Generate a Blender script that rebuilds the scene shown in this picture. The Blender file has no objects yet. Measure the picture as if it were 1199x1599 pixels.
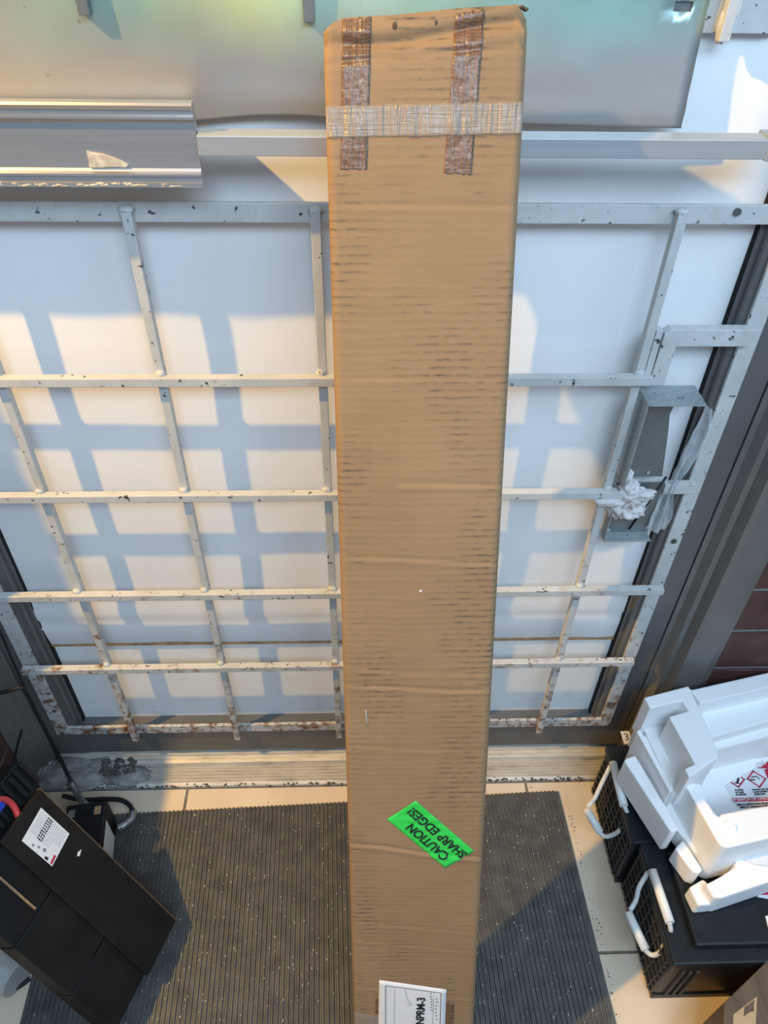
import bpy, bmesh, math, random
from mathutils import Vector, Matrix, noise
random.seed(7)
S = bpy.context.scene
COL = S.collection

# ------------------------------------------------------------------ camera
F, CX, CY, CH = 1180.0, 599.5, 799.5, 1.7
M = Matrix(((0.99948705, -0.00776501, 0.03106987),
            (-0.0282819, -0.66918514, 0.74255733),
            (0.01502553, -0.74305515, -0.66906149)))      # camera (right, down, forward) -> world
cam_d = bpy.data.cameras.new('camera')
cam_d.sensor_fit = 'VERTICAL'; cam_d.sensor_height = 36.0; cam_d.lens = F / 1599 * 36.0
cam_d.clip_start = 0.02
cam = bpy.data.objects.new('camera', cam_d); COL.objects.link(cam)
r, d, fw = M.col[0], M.col[1], M.col[2]
cam.matrix_world = Matrix(((r[0], -d[0], -fw[0], 0), (r[1], -d[1], -fw[1], 0), (r[2], -d[2], -fw[2], CH), (0, 0, 0, 1)))
S.camera = cam

# ------------------------------------------------------------------ light
S.view_settings.view_transform = 'Standard'; S.view_settings.look = 'None'
S.view_settings.gamma = 1.0; S.view_settings.use_curve_mapping = False
S.view_settings.exposure = 0.0
W = bpy.data.worlds.new('room_light'); S.world = W; W.use_nodes = True
W.node_tree.nodes['Background'].inputs[0].default_value = (0.60, 0.76, 1.0, 1)
W.node_tree.nodes['Background'].inputs[1].default_value = 0.34

def light(name, kind, loc, energy, color, target=None, **kw):
    l = bpy.data.lights.new(name, kind); l.energy = energy; l.color = color
    for k, v in kw.items(): setattr(l, k, v)
    o = bpy.data.objects.new(name, l); COL.objects.link(o); o.location = loc
    if target is not None:
        o.rotation_euler = (Vector(target) - Vector(loc)).to_track_quat('-Z', 'Y').to_euler()
    return o
# warm bulb of the shop, high on the left, and a cool ceiling panel on the right
light('warm_ceiling_bulb', 'POINT', (-1.40, 0.36, 2.58), 262, (1.0, 0.60, 0.16), shadow_soft_size=0.022)
light('cool_ceiling_panel', 'AREA', (0.30, -1.0, 2.7), 50, (0.54, 0.76, 1.0), (0.05, 0.95, 0.7), shape='RECTANGLE', size=1.5, size_y=0.6)
light('added_cool_fill', 'AREA', (1.25, 0.10, 2.3), 12, (0.54, 0.76, 1.0), (0.70, 0.72, 0.2), shape='RECTANGLE', size=0.9, size_y=0.4)  # unseen fill light added to brighten the foam

# ------------------------------------------------------------------ helpers
def ray(x, y): return M @ Vector(((x - CX) / F, (y - CY) / F, 1.0))
def at_z(x, y, z=0.0):
    q = ray(x, y); t = (z - CH) / q[2]; return Vector((q[0] * t, q[1] * t, z))
def at_y(x, y, Y):
    q = ray(x, y); t = Y / q[1]; return Vector((q[0] * t, Y, CH + q[2] * t))

MATS = {}
class NT:
    def __init__(s, name):
        s.m = bpy.data.materials.new(name); s.m.use_nodes = True; s.t = s.m.node_tree
        s.b = s.t.nodes['Principled BSDF']; s.out = s.t.nodes['Material Output']; MATS[name] = s.m
        s.co = s.t.nodes.new('ShaderNodeTexCoord')
    def n(s, kind, **kw):
        nd = s.t.nodes.new(kind)
        for k, v in kw.items(): setattr(nd, k, v)
        return nd
    def l(s, a, b): s.t.links.new(a, b)
    def mapping(s, scale=(1, 1, 1), rot=(0, 0, 0), src='Object'):
        mp = s.n('ShaderNodeMapping'); mp.inputs['Scale'].default_value = scale; mp.inputs['Rotation'].default_value = rot
        s.l(s.co.outputs[src], mp.inputs[0]); return mp.outputs[0]
    def noise(s, scale, detail=4, rough=.55, vec=None, dist=0):
        nd = s.n('ShaderNodeTexNoise'); nd.inputs['Scale'].default_value = scale; nd.inputs['Detail'].default_value = detail
        nd.inputs['Roughness'].default_value = rough; nd.inputs['Distortion'].default_value = dist
        s.l(vec if vec is not None else s.co.outputs['Object'], nd.inputs['Vector']); return nd.outputs['Fac']
    def ramp(s, fac, stops, interp='LINEAR'):
        r = s.n('ShaderNodeValToRGB'); r.color_ramp.interpolation = interp
        e = r.color_ramp.elements
        while len(e) < len(stops): e.new(.5)
        for i, (p, c) in enumerate(stops):
            e[i].position = p; e[i].color = c if len(c) == 4 else (*c, 1)
        s.l(fac, r.inputs[0]); return r.outputs[0]
    def mix(s, fac, a, b, mode='MIX'):
        m = s.n('ShaderNodeMix', data_type='RGBA', blend_type=mode)
        for v, i in ((fac, 0), (a, 6), (b, 7)):
            if isinstance(v, (int, float)): m.inputs[i].default_value = v
            elif isinstance(v, tuple): m.inputs[i].default_value = v if len(v) == 4 else (*v, 1)
            else: s.l(v, m.inputs[i])
        return m.outputs[2]
    def math(s, op, a, b=0.0):
        m = s.n('ShaderNodeMath', operation=op)
        for v, i in ((a, 0), (b, 1)):
            if isinstance(v, (int, float)): m.inputs[i].default_value = v
            else: s.l(v, m.inputs[i])
        return m.outputs[0]
    def set(s, color=None, rough=None, metal=None, **kw):
        for v, k in ((color, 'Base Color'), (rough, 'Roughness'), (metal, 'Metallic')):
            if v is None: continue
            if isinstance(v, (int, float)): s.b.inputs[k].default_value = v
            elif isinstance(v, tuple): s.b.inputs[k].default_value = (*v, 1) if len(v) == 3 else v
            else: s.l(v, s.b.inputs[k])
        for k, v in kw.items(): s.b.inputs[k.replace('_', ' ')].default_value = v
        return s
    def bump(s, h, strength=.3, dist=.002):
        b = s.n('ShaderNodeBump'); b.inputs['Strength'].default_value = strength; b.inputs['Distance'].default_value = dist
        s.l(h, b.inputs['Height']); s.l(b.outputs[0], s.b.inputs['Normal']); return s

def plain(name, color, rough=.6, metal=0.0, var=.12, scale=30, bump=0.0, bscale=200):
    t = NT(name); f = t.noise(scale)
    c1 = tuple(max(0, c * (1 - var)) for c in color); c2 = tuple(min(1, c * (1 + var)) for c in color)
    t.set(t.ramp(f, [(.3, c1), (.7, c2)]), rough, metal)
    if bump: t.bump(t.noise(bscale), bump, .001)
    if max(color) < .03: t.b.inputs['Specular IOR Level'].default_value = .28
    return t.m

def link(name, me, mat=None, parent=None):
    o = bpy.data.objects.new(name, me); COL.objects.link(o)
    if mat is not None: me.materials.append(MATS[mat] if isinstance(mat, str) else mat)
    if parent is not None: o.parent = parent
    return o
def tag(o, label=None, cat=None, group=None, kind=None):
    for k, v in (('label', label), ('category', cat), ('group', group), ('kind', kind)):
        if v: o[k] = v
    return o
def empty(name, loc=(0, 0, 0), label=None, cat=None, group=None, mat=None):
    o = bpy.data.objects.new(name, None); COL.objects.link(o); o.location = loc; o.empty_display_size = .05
    if mat is not None: o.matrix_world = mat
    return tag(o, label, cat, group)

class MB:
    """collects shapes into one mesh"""
    def __init__(s): s.bm = bmesh.new()
    def box(s, lo, hi, bev=0.0, mat=None):
        b = bmesh.new(); bmesh.ops.create_cube(b, size=1)
        lo, hi = Vector(lo), Vector(hi); c = (lo + hi) / 2; sz = hi - lo
        for v in b.verts: v.co = Vector((v.co.x * sz.x, v.co.y * sz.y, v.co.z * sz.z)) + c
        if bev: bmesh.ops.bevel(b, geom=b.edges[:], offset=bev, segments=2, profile=.6, affect='EDGES')
        return s.add(b, mat)
    def prism(s, pts, z0, z1, bev=0.0, mat=None, axis='z'):
        b = bmesh.new()
        def P(p, h): return (p[0], p[1], h) if axis == 'z' else ((h, p[0], p[1]) if axis == 'x' else (p[0], h, p[1]))
        lo = [b.verts.new(P(p, z0)) for p in pts]; hi = [b.verts.new(P(p, z1)) for p in pts]
        n = len(pts)
        b.faces.new(lo[::-1]); top = b.faces.new(hi)
        for i in range(n): b.faces.new((lo[i], lo[(i + 1) % n], hi[(i + 1) % n], hi[i]))
        bmesh.ops.recalc_face_normals(b, faces=b.faces[:])
        if bev: bmesh.ops.bevel(b, geom=b.edges[:], offset=bev, segments=2, profile=.6, affect='EDGES')
        return s.add(b, mat)
    def tube(s, pts, rad, seg=10, caps=True):
        pts = [Vector(p) for p in pts]; b = bmesh.new(); rings = []
        up = Vector((0.13, .21, 1)).normalized()
        for i, p in enumerate(pts):
            t = (pts[min(i + 1, len(pts) - 1)] - pts[max(i - 1, 0)]).normalized()
            a = t.cross(up)
            if a.length < 1e-3: a = t.cross(Vector((1, 0, 0)))
            a.normalize(); c = t.cross(a)
            rr = rad[i] if isinstance(rad, (list, tuple)) else rad
            rings.append([b.verts.new(p + (a * math.cos(k * 2 * math.pi / seg) + c * math.sin(k * 2 * math.pi / seg)) * rr) for k in range(seg)])
        for i in range(len(rings) - 1):
            for k in range(seg):
                f = b.faces.new((rings[i][k], rings[i][(k + 1) % seg], rings[i + 1][(k + 1) % seg], rings[i + 1][k])); f.smooth = True
        if caps: b.faces.new(rings[0][::-1]); b.faces.new(rings[-1])
        bmesh.ops.recalc_face_normals(b, faces=b.faces[:])
        return s.add(b)
    def blob(s, c, rx, ry, rz, amp=.25, fs=30, sub=3, seed=0):
        b = bmesh.new(); bmesh.ops.create_icosphere(b, subdivisions=sub, radius=1)
        for v in b.verts:
            k = 1 + amp * noise.noise(v.co * 1.9 + Vector((seed, seed * 2.1, 0))) + amp * .5 * noise.noise(v.co * 5 + Vector((0, seed, 3)))
            v.co = Vector((v.co.x * rx * k, v.co.y * ry * k, v.co.z * rz * k)) + Vector(c)
        for f in b.faces: f.smooth = True
        return s.add(b)
    def add(s, b, mat=None):
        if mat is not None: bmesh.ops.transform(b, matrix=mat, verts=b.verts[:])
        me = bpy.data.meshes.new('tmp'); b.to_mesh(me); b.free(); s.bm.from_mesh(me); bpy.data.meshes.remove(me); return s
    def build(s, name, mat=None, parent=None):
        me = bpy.data.meshes.new(name); s.bm.to_mesh(me); s.bm.free(); return link(name, me, mat, parent)

def grid(name, nu, nv, fn, mat, parent=None, smooth=True, thick=0.0, skip=None):
    vs = [fn(i / nu, j / nv) for j in range(nv + 1) for i in range(nu + 1)]
    fs = [(j * (nu + 1) + i, j * (nu + 1) + i + 1, (j + 1) * (nu + 1) + i + 1, (j + 1) * (nu + 1) + i)
          for j in range(nv) for i in range(nu) if not (skip and skip(i, j))]
    me = bpy.data.meshes.new(name); me.from_pydata([tuple(v) for v in vs], [], fs)
    if smooth:
        for p in me.polygons: p.use_smooth = True
    o = link(name, me, mat, parent)
    if thick:
        md = o.modifiers.new('solid', 'SOLIDIFY'); md.thickness = thick; md.offset = -1
    return o

def spline(pts, n=8):
    pts = [Vector(p) for p in pts]; out = []
    for i in range(len(pts) - 1):
        p0, p1, p2, p3 = pts[max(i - 1, 0)], pts[i], pts[i + 1], pts[min(i + 2, len(pts) - 1)]
        for k in range(n):
            t = k / n
            out.append(.5 * ((2 * p1) + (p2 - p0) * t + (2 * p0 - 5 * p1 + 4 * p2 - p3) * t * t + (3 * p1 - p0 - 3 * p2 + p3) * t ** 3))
    out.append(pts[-1]); return out

def text(name, body, size, mat, mw, parent=None, align='LEFT', sx=1.0, bold=0.0, extr=.0002):
    cu = bpy.data.curves.new(name, 'FONT'); cu.body = body; cu.size = size; cu.align_x = align; cu.align_y = 'CENTER'
    cu.extrude = extr; cu.offset = bold
    t = bpy.data.objects.new(name, cu); COL.objects.link(t)
    dg = bpy.context.evaluated_depsgraph_get(); dg.update()
    me = bpy.data.meshes.new_from_object(t.evaluated_get(dg)); bpy.data.objects.remove(t)
    me.transform(Matrix.Diagonal((sx, 1, 1, 1))); me.transform(mw); me.materials.clear()
    return link(name, me, mat, parent)
def frame(o, x, y):
    """matrix with origin o, local x axis x, local y axis about y, z = x cross y"""
    x = Vector(x).normalized(); y = Vector(y); z = x.cross(y).normalized(); y = z.cross(x)
    return Matrix(((x[0], y[0], z[0], o[0]), (x[1], y[1], z[1], o[1]), (x[2], y[2], z[2], o[2]), (0, 0, 0, 1)))

# ------------------------------------------------------------------ materials
def mats():
    # cardboard: x across, y along the box, flutes run across
    t = NT('cardboard')
    wav = t.n('ShaderNodeTexWave', wave_type='BANDS', bands_direction='Y', wave_profile='SIN')
    wav.inputs['Scale'].default_value = 36; wav.inputs['Distortion'].default_value = .5; wav.inputs['Detail'].default_value = 2; wav.inputs['Detail Scale'].default_value = .3
    t.l(t.co.outputs['Object'], wav.inputs[0]); w = wav.outputs['Fac']
    streak = t.noise(1.0, 4, .6, t.mapping((9, 120, 9)))
    cloud = t.noise(3.4, 3, .55, t.mapping((2.2, 1.0, 1)))
    base = t.ramp(t.noise(5, 5), [(.25, (.245, .150, .072)), (.75, (.305, .19, .096))])
    base = t.mix(t.ramp(streak, [(.45, (0, 0, 0)), (.75, (.45, .45, .45))]), base, (.215, .13, .064))
    ridge = t.ramp(w, [(.55, (0, 0, 0)), (.95, (1, 1, 1))])
    patch = t.ramp(cloud, [(.46, (0, 0, 0)), (.60, (1, 1, 1))])
    fine = t.ramp(t.noise(1.0, 5, .7, t.mapping((55, 160, 1))), [(.42, (0, 0, 0)), (.62, (1, 1, 1))])
    sc = t.mix(1.0, ridge, patch, 'MULTIPLY'); sc = t.mix(1.0, sc, fine, 'MULTIPLY')
    base = t.mix(t.math('MULTIPLY', sc, .85), base, (.055, .045, .038))
    t.set(base, .78)
    t.bump(t.math('ADD', t.math('MULTIPLY', w, .35), t.noise(90, 4)), .22, .0011)
    plain('cardboard_edge', (.38, .235, .12), .85, var=.3, scale=60)
    plain('cardboard_dark', (.10, .065, .04), .9, var=.4, scale=80)
    # packing tapes
    t = NT('brown_tape'); wv = t.mapping((300, 18, 1)); st = t.noise(1, 3, .6, wv)
    pe = t.ramp(t.noise(1, 4, .6, t.mapping((70, 420, 1))), [(.50, (.15, .078, .042)), (.7, (.26, .185, .135))])
    t.set(pe, .3); t.bump(t.math('ADD', st, t.noise(45, 3)), .8, .003)
    t = NT('clear_tape')
    h = t.math('ADD', t.math('MULTIPLY', t.noise(1, 2, .5, t.mapping((12, 520, 1))), .3), t.math('MULTIPLY', t.noise(1, 3, .6, t.mapping((75, 8, 1)), .6), 2.0))
    t.set((.46, .38, .30), .25); t.bump(h, .8, .004)
    t.b.inputs['Alpha'].default_value = .36; t.b.inputs['Specular IOR Level'].default_value = .9
    # painted grille steel
    def painted(name, rust):
        t = NT(name)
        base = t.ramp(t.noise(14, 5), [(.3, (.46, .47, .455)), (.7, (.57, .575, .555))])
        grime = t.ramp(t.noise(38, 5, .7), [(.5, (0, 0, 0)), (.75, (.55, .55, .55))])
        base = t.mix(grime, base, (.42, .39, .34))
        chip = t.ramp(t.noise(75, 4, .65), [(.635, (0, 0, 0)), (.665, (1, 1, 1))])
        base = t.mix(chip, base, (.045, .04, .038))
        sep = t.n('ShaderNodeSeparateXYZ'); t.l(t.co.outputs['Object'], sep.inputs[0])
        low = t.n('ShaderNodeMapRange'); low.inputs[1].default_value = .95; low.inputs[2].default_value = .1
        low.inputs[3].default_value = 0.0; low.inputs[4].default_value = rust; t.l(sep.outputs[2], low.inputs[0])
        rn = t.math('ADD', t.noise(42, 6, .7), low.outputs[0])
        rm = t.ramp(rn, [(.66, (0, 0, 0)), (.80, (1, 1, 1))])
        base = t.mix(rm, base, t.ramp(t.noise(120), [(.3, (.10, .035, .012)), (.7, (.27, .115, .045))]))
        t.set(base, .48); t.bump(t.noise(160, 3), .25, .001)
    painted('white_paint_steel', .215)
    # vinyl / board on the door
    t = NT('white_vinyl'); t.set(t.ramp(t.noise(3, 4), [(.3, (.78, .78, .775)), (.7, (.82, .82, .81))]), .42); t.bump(t.noise(9, 3), .06, .01)
    t = NT('white_board'); t.set(t.ramp(t.noise(22, 6, .7), [(.26, (.66, .65, .62)), (.40, (.84, .84, .82)), (.7, (.87, .87, .85))]), .5)
    # galvanised sheet with green, yellow and teal reflections painted into its colour
    t = NT('reflection_tinted_sheet')
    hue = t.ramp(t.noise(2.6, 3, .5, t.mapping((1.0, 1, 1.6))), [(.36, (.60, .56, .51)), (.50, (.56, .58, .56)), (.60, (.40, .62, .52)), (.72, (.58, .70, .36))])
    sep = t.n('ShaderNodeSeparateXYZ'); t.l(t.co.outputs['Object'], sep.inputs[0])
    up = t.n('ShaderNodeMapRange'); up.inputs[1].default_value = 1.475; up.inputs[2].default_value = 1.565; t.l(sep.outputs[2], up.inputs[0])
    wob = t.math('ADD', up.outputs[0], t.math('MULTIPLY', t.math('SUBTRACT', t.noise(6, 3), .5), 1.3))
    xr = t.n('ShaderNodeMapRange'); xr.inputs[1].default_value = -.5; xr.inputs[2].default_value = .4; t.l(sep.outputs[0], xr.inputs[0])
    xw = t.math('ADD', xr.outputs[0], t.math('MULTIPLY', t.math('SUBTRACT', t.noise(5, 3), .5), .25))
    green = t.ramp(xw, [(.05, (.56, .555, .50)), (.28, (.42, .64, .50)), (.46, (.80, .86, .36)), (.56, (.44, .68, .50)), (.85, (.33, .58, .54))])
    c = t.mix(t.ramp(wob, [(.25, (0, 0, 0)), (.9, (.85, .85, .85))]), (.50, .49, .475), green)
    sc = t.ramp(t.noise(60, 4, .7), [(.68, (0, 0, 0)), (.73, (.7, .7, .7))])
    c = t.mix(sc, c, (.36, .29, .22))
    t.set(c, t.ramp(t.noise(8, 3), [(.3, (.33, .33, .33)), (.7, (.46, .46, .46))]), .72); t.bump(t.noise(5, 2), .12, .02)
    # aluminium
    def alu(name, col, rough, metal=.85):
        t = NT(name); f = t.noise(1, 4, .6, t.mapping((3, 160, 160)))
        t.set(t.ramp(f, [(.3, tuple(c * .9 for c in col)), (.7, col)]), rough, metal); t.bump(f, .05, .001)
    alu('brushed_aluminium', (.60, .60, .60), .34)
    alu('dull_aluminium', (.52, .53, .54), .45, .6)
    t = NT('grey_frame'); t.set(t.ramp(t.noise(12, 5), [(.3, (.135, .135, .135)), (.7, (.165, .163, .16))]), .42, .35)
    t = NT('grey_jamb'); t.set(t.ramp(t.noise(12, 5), [(.3, (.17, .165, .155)), (.7, (.205, .198, .185))]), .42, .35)
    plain('gap_black', (.012, .012, .012), .9)
    t = NT('galvanised'); v = t.n('ShaderNodeTexVoronoi'); v.inputs['Scale'].default_value = 120; t.l(t.co.outputs['Object'], v.inputs['Vector'])
    t.set(t.ramp(v.outputs['Distance'], [(0, (.33, .38, .38)), (.8, (.44, .49, .49))]), .5, .55)
    plain('dark_galvanised_and_shade', (.20, .22, .225), .45, .6)  # lock guard plates, and painted shade on upper bars and in the slot
    # threshold
    t = NT('worn_sill')
    dirt = t.ramp(t.noise(1, 6, .7, t.mapping((14, 60, 60))), [(.40, (.66, .62, .54)), (.60, (.54, .50, .43)), (.78, (.24, .21, .18))])
    t.set(dirt, .5, .25); t.bump(t.noise(150, 4), .4, .001)
    plain('cement', (.28, .275, .26), .95, var=.5, scale=25, bump=.6, bscale=120)
    plain('dark_cement', (.10, .095, .085), .95, var=.6, scale=50, bump=.8, bscale=140)
    # floor
    t = NT('beige_tile')
    b0 = t.ramp(t.noise(9, 5), [(.3, (.68, .55, .40)), (.7, (.76, .63, .47))])
    sp = t.ramp(t.noise(120, 4, .7), [(.66, (0, 0, 0)), (.71, (1, 1, 1))])
    far = t.noise(7, 3); spm = t.mix(1.0, sp, t.ramp(far, [(.45, (0, 0, 0)), (.62, (1, 1, 1))]), 'MULTIPLY')
    t.set(t.mix(spm, b0, (.11, .085, .06)), .38); t.bump(t.noise(60, 3), .1, .001)
    plain('grout', (.19, .165, .13), .95, var=.4, scale=60)
    t = NT('rubber_mat')
    sp = t.ramp(t.noise(260, 3, .7), [(.66, (0, 0, 0)), (.70, (1, 1, 1))])
    t.set(t.mix(t.math('MULTIPLY', sp, .35), t.ramp(t.noise(30, 5), [(.3, (.06, .06, .058)), (.7, (.115, .11, .10))]), (.4, .36, .3)), .62); t.bump(t.noise(220, 3), .5, .001)
    plain('lint', (.62, .58, .5), .8)
    t = NT('brick_red'); t.set(t.ramp(t.noise(22, 6, .65), [(.3, (.06, .024, .02)), (.7, (.115, .048, .038))]), .55); t.bump(t.noise(180, 4), .5, .002)
    plain('mortar', (.24, .25, .26), .95, var=.25, scale=90, bump=.6)
    # things
    t = NT('foam'); v = t.n('ShaderNodeTexVoronoi'); v.inputs['Scale'].default_value = 330; t.l(t.co.outputs['Object'], v.inputs['Vector'])
    t.set((.91, .91, .905), .6); t.bump(v.outputs['Distance'], .18, .001); t.b.inputs['Subsurface Weight'].default_value = .0
    plain('black_plastic', (.012, .013, .015), .32, var=.3, bump=.15, bscale=300)
    plain('black_case', (.010, .0095, .009), .55, var=.4, scale=12, bump=.1)
    plain('charcoal_lid', (.012, .015, .019), .42, var=.2)
    plain('lattice_black', (.03, .03, .03), .5)
    plain('rope_white', (.70, .69, .65), .8, var=.15, scale=120, bump=.8, bscale=420)
    plain('sleeve_white', (.78, .77, .73), .4, var=.05)
    plain('cable_black', (.014, .015, .018), .5)
    plain('cable_red', (.50, .045, .05), .4)
    plain('connector_blue', (.015, .05, .42), .35)
    t = NT('foil_tape'); t.set(t.ramp(t.noise(70, 4), [(.3, (.2, .2, .21)), (.7, (.5, .5, .52))]), .35, .7); t.bump(t.noise(110, 3), .8, .003)
    plain('paper_white', (.74, .75, .77), .6, var=.03)
    plain('shipping_label', (.72, .71, .70), .5, var=.04)
    plain('ink', (.015, .015, .018), .6)
    plain('ink_grey', (.22, .22, .24), .6)
    plain('hazard_red', (.50, .02, .06), .5)
    plain('tissue', (.62, .58, .56), .9, var=.12, scale=60, bump=.5, bscale=150)
    plain('pale_plastic', (.38, .37, .35), .5, var=.1)
    t = NT('fluorescent_green'); t.set(t.ramp(t.noise(1, 2, .5, t.mapping((8, 110, 1))), [(.35, (.02, .50, .055)), (.65, (.035, .66, .09))]), .45)
    t = NT('plastic_film'); t.set((.72, .76, .78), .2); t.b.inputs['Alpha'].default_value = .36; t.bump(t.noise(40, 4), .8, .006)
    t = NT('wood_grain'); t.set(t.ramp(t.noise(1, 4, .6, t.mapping((90, 6, 6))), [(.3, (.075, .05, .03)), (.7, (.13, .092, .06))]), .6)
    plain('cream_paper', (.42, .31, .18), .7, var=.1)
    plain('plaster', (.45, .42, .38), .9)
mats()

# ------------------------------------------------------------------ floor
floor = MB().box((-2.0, -1.6, -.05), (2.0, .912, -.004)).box((-2.0, .912, -.05), (-.80, 1.3, -.004)).build('floor', 'grout')
tag(floor, 'beige tiled shop floor with dark grout', kind='structure')
xs = [-1.225 + .4045 * i for i in range(7)]; ys = [.910, .533, .156, -.221, -.6]
tile_me = {}
for i in range(-1, 6):
    for j in range(4):
        x0, x1 = -1.225 + .4045 * i, -1.225 + .4045 * (i + 1); y0, y1 = ys[j + 1], ys[j]
        key = round(y1 - y0, 3)
        if key not in tile_me:
            tmp = MB().box((.003, .003, -.012), (.4015, key - .003, 0), .0012).build('tile', 'beige_tile', floor); tile_me[key] = tmp.data
            o = tmp
        else:
            o = bpy.data.objects.new('tile', tile_me[key]); COL.objects.link(o); o.parent = floor
        o.location = (x0, y0, 0)

# ------------------------------------------------------------------ door
door = MB().box((-.705, 1.052, .03), (.612, 1.06, 2.2)).build('door_1', 'gap_black')
tag(door, 'grey aluminium shop door covered with white vinyl', kind='structure')
def part(name, mat, lo, hi, parent, bev=.0015, label=None):
    o = MB().box(lo, hi, bev).build(name, mat, parent)
    if label: o['label'] = label
    return o
part('stile', 'grey_frame', (-.733, .98, .045), (-.655, 1.06, 2.2), door)
part('stile', 'grey_frame', (.548, .98, .045), (.627, 1.06, 2.2), door)
part('bottom_rail', 'grey_frame', (-.733, .982, .045), (.627, 1.06, .150), door)
# glazing gaskets
part('gasket', 'gap_black', (-.6485, 1.0, .15), (-.647, 1.05, 2.2), door, 0)
part('gasket', 'gap_black', (.5400, 1.0, .15), (.5415, 1.05, 2.2), door, 0)
part('glazing_bead', 'grey_frame', (-.6555, .995, .15), (-.6485, 1.05, 2.2), door, .001)
part('glazing_bead', 'grey_frame', (.5415, .995, .15), (.549, 1.05, 2.2), door, .001)
def vinyl(u, v):
    x = -.65 + 1.195 * u; z = .428 + 1.75 * v
    w = .003 * noise.noise(Vector((x * 3, z * 3, 0))) + .0022 * noise.noise(Vector((x * 9, z * 5, 4)))
    if z < .60: w += .006 * math.sin((z - .428) / .172 * math.pi) * (1 + .4 * math.sin(7 * x)) - .004 * math.exp(-((z - .50 - .006 * math.sin(6 * x)) / .010) ** 2)
    if x > .47: w += .010 * math.sin((x - .47) / .07 * 3.1) * (.6 + .5 * math.sin(9 * z))
    return Vector((x, 1.008 - w, z))
o = grid('vinyl_sheet', 60, 120, vinyl, 'white_vinyl', door); o['label'] = 'white vinyl sheet covering the glass'
part('lower_board', 'white_board', (-.648, 1.012, .14), (.541, 1.022, .426), door, label='white board below the vinyl sheet')
part('seam_strip', 'cardboard_edge', (-.648, 1.006, .421), (.541, 1.016, .4275), door, 0)

# jambs: one profile each, extruded upwards
jr = MB().prism([(.629, 1.06), (.629, .978), (.640, .978), (.650, .962), (.660, .960), (.668, .938), (.678, .936), (.723, .936), (.727, .946), (.7445, .947), (.7445, 1.06)], -.003, 2.2, axis='z')
j1 = jr.build('trim_1', 'grey_jamb'); tag(j1, 'stepped grey aluminium door jamb beside the brick', kind='structure')
jl = MB().prism([(-.735, 1.06), (-.735, .978), (-.752, .978), (-.757, .962), (-.772, .960), (-.776, .945), (-.802, .943), (-.802, 1.06)], -.003, 2.2, axis='z')
j2 = jl.build('trim_2', 'grey_jamb'); tag(j2, 'grey aluminium door jamb on the hinge side', kind='structure')
MB().box((.6265, .986, .05), (.630, 1.05, 2.2)).build('shadow_gap', 'gap_black', j1)
MB().box((-.7355, .986, .05), (-.7325, 1.05, 2.2)).build('shadow_gap', 'gap_black', j2)

# brick piers
def pier(name, x0, x1, y0, y1, flip, label):
    w = MB().box((x0 + .005, y0 + .006, 0), (x1 - .005, y1, 2.2)).build(name, 'mortar'); tag(w, label, kind='structure')
    pitch, h = .123, .111; me = None; L = .30
    for k in range(18):
        z = .024 + k * pitch
        x = x0 if k % 2 == 0 else x0 - L / 2
        while x < x1:
            a, b = max(x, x0), min(x + L - .012, x1)
            if b - a > .02:
                MB().box((a, y0, z), (b, y1 - .004, z + h), .003).build('brick', 'brick_red', w)
            x += L
    return w
pier('wall_right', .745, 1.45, .950, 1.10, False, 'dark red brick pier with grey mortar at the right')
pier('wall_left', -1.5, -.803, .82, 1.06, True, 'dark red brick pier at the left of the door')

# threshold
prof = [(.912, -.004), (.912, .002), (.918, .006)]
y = .920
while y < .960: prof += [(y, .0065), (y + .0022, .0115), (y + .0045, .0115), (y + .0060, .0065)]; y += .0082
prof += [(.962, .013), (.964, .019), (.972, .021), (.975, .017), (.982, .018), (.985, .026), (.998, .028), (1.0, .033), (1.03, .035), (1.06, .035), (1.06, -.004)]
b = MB().prism(prof, -.80, .72, axis='x')
sill = b.build('trim_3', 'worn_sill'); tag(sill, 'worn ribbed aluminium threshold under the door', kind='structure')
MB().box((-.80, .9095, -.004), (.72, .9125, .004)).build('edge_strip', 'dull_aluminium', sill)
c = MB()
for k in range(12):
    c.blob((-.66 + random.uniform(-.09, .10), .962 + random.uniform(-.03, .03), .012), random.uniform(.03, .06), random.uniform(.02, .03), random.uniform(.010, .016), .35, sub=4, seed=k)
cm = c.build('cement_patch', 'cement'); tag(cm, 'rough grey cement patch on the threshold by the hinge jamb', 'cement')
c = MB()
for k in range(60):
    c.blob((-.590 + random.uniform(-.035, .045), .955 + random.uniform(-.022, .018), .0255), random.uniform(.002, .009), random.uniform(.002, .006), random.uniform(.0012, .0025), .5, seed=k + 20, sub=2)
c.build('dark_crust', 'dark_cement', cm)
# grit along the sill edge (uncountable)
c = MB()
for k in range(230):
    x = random.choice((random.uniform(-.72, -.05), random.uniform(.17, .54))); s_ = random.uniform(.0012, .0032)
    c.blob((x, .913 + abs(random.gauss(0, .006)) - .004, .004), s_ * 1.5, s_, s_, .4, sub=1, seed=k)
tag(c.build('grit', 'dark_cement'), 'dark grit collected along the threshold edge', 'grit', kind='stuff')

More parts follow.
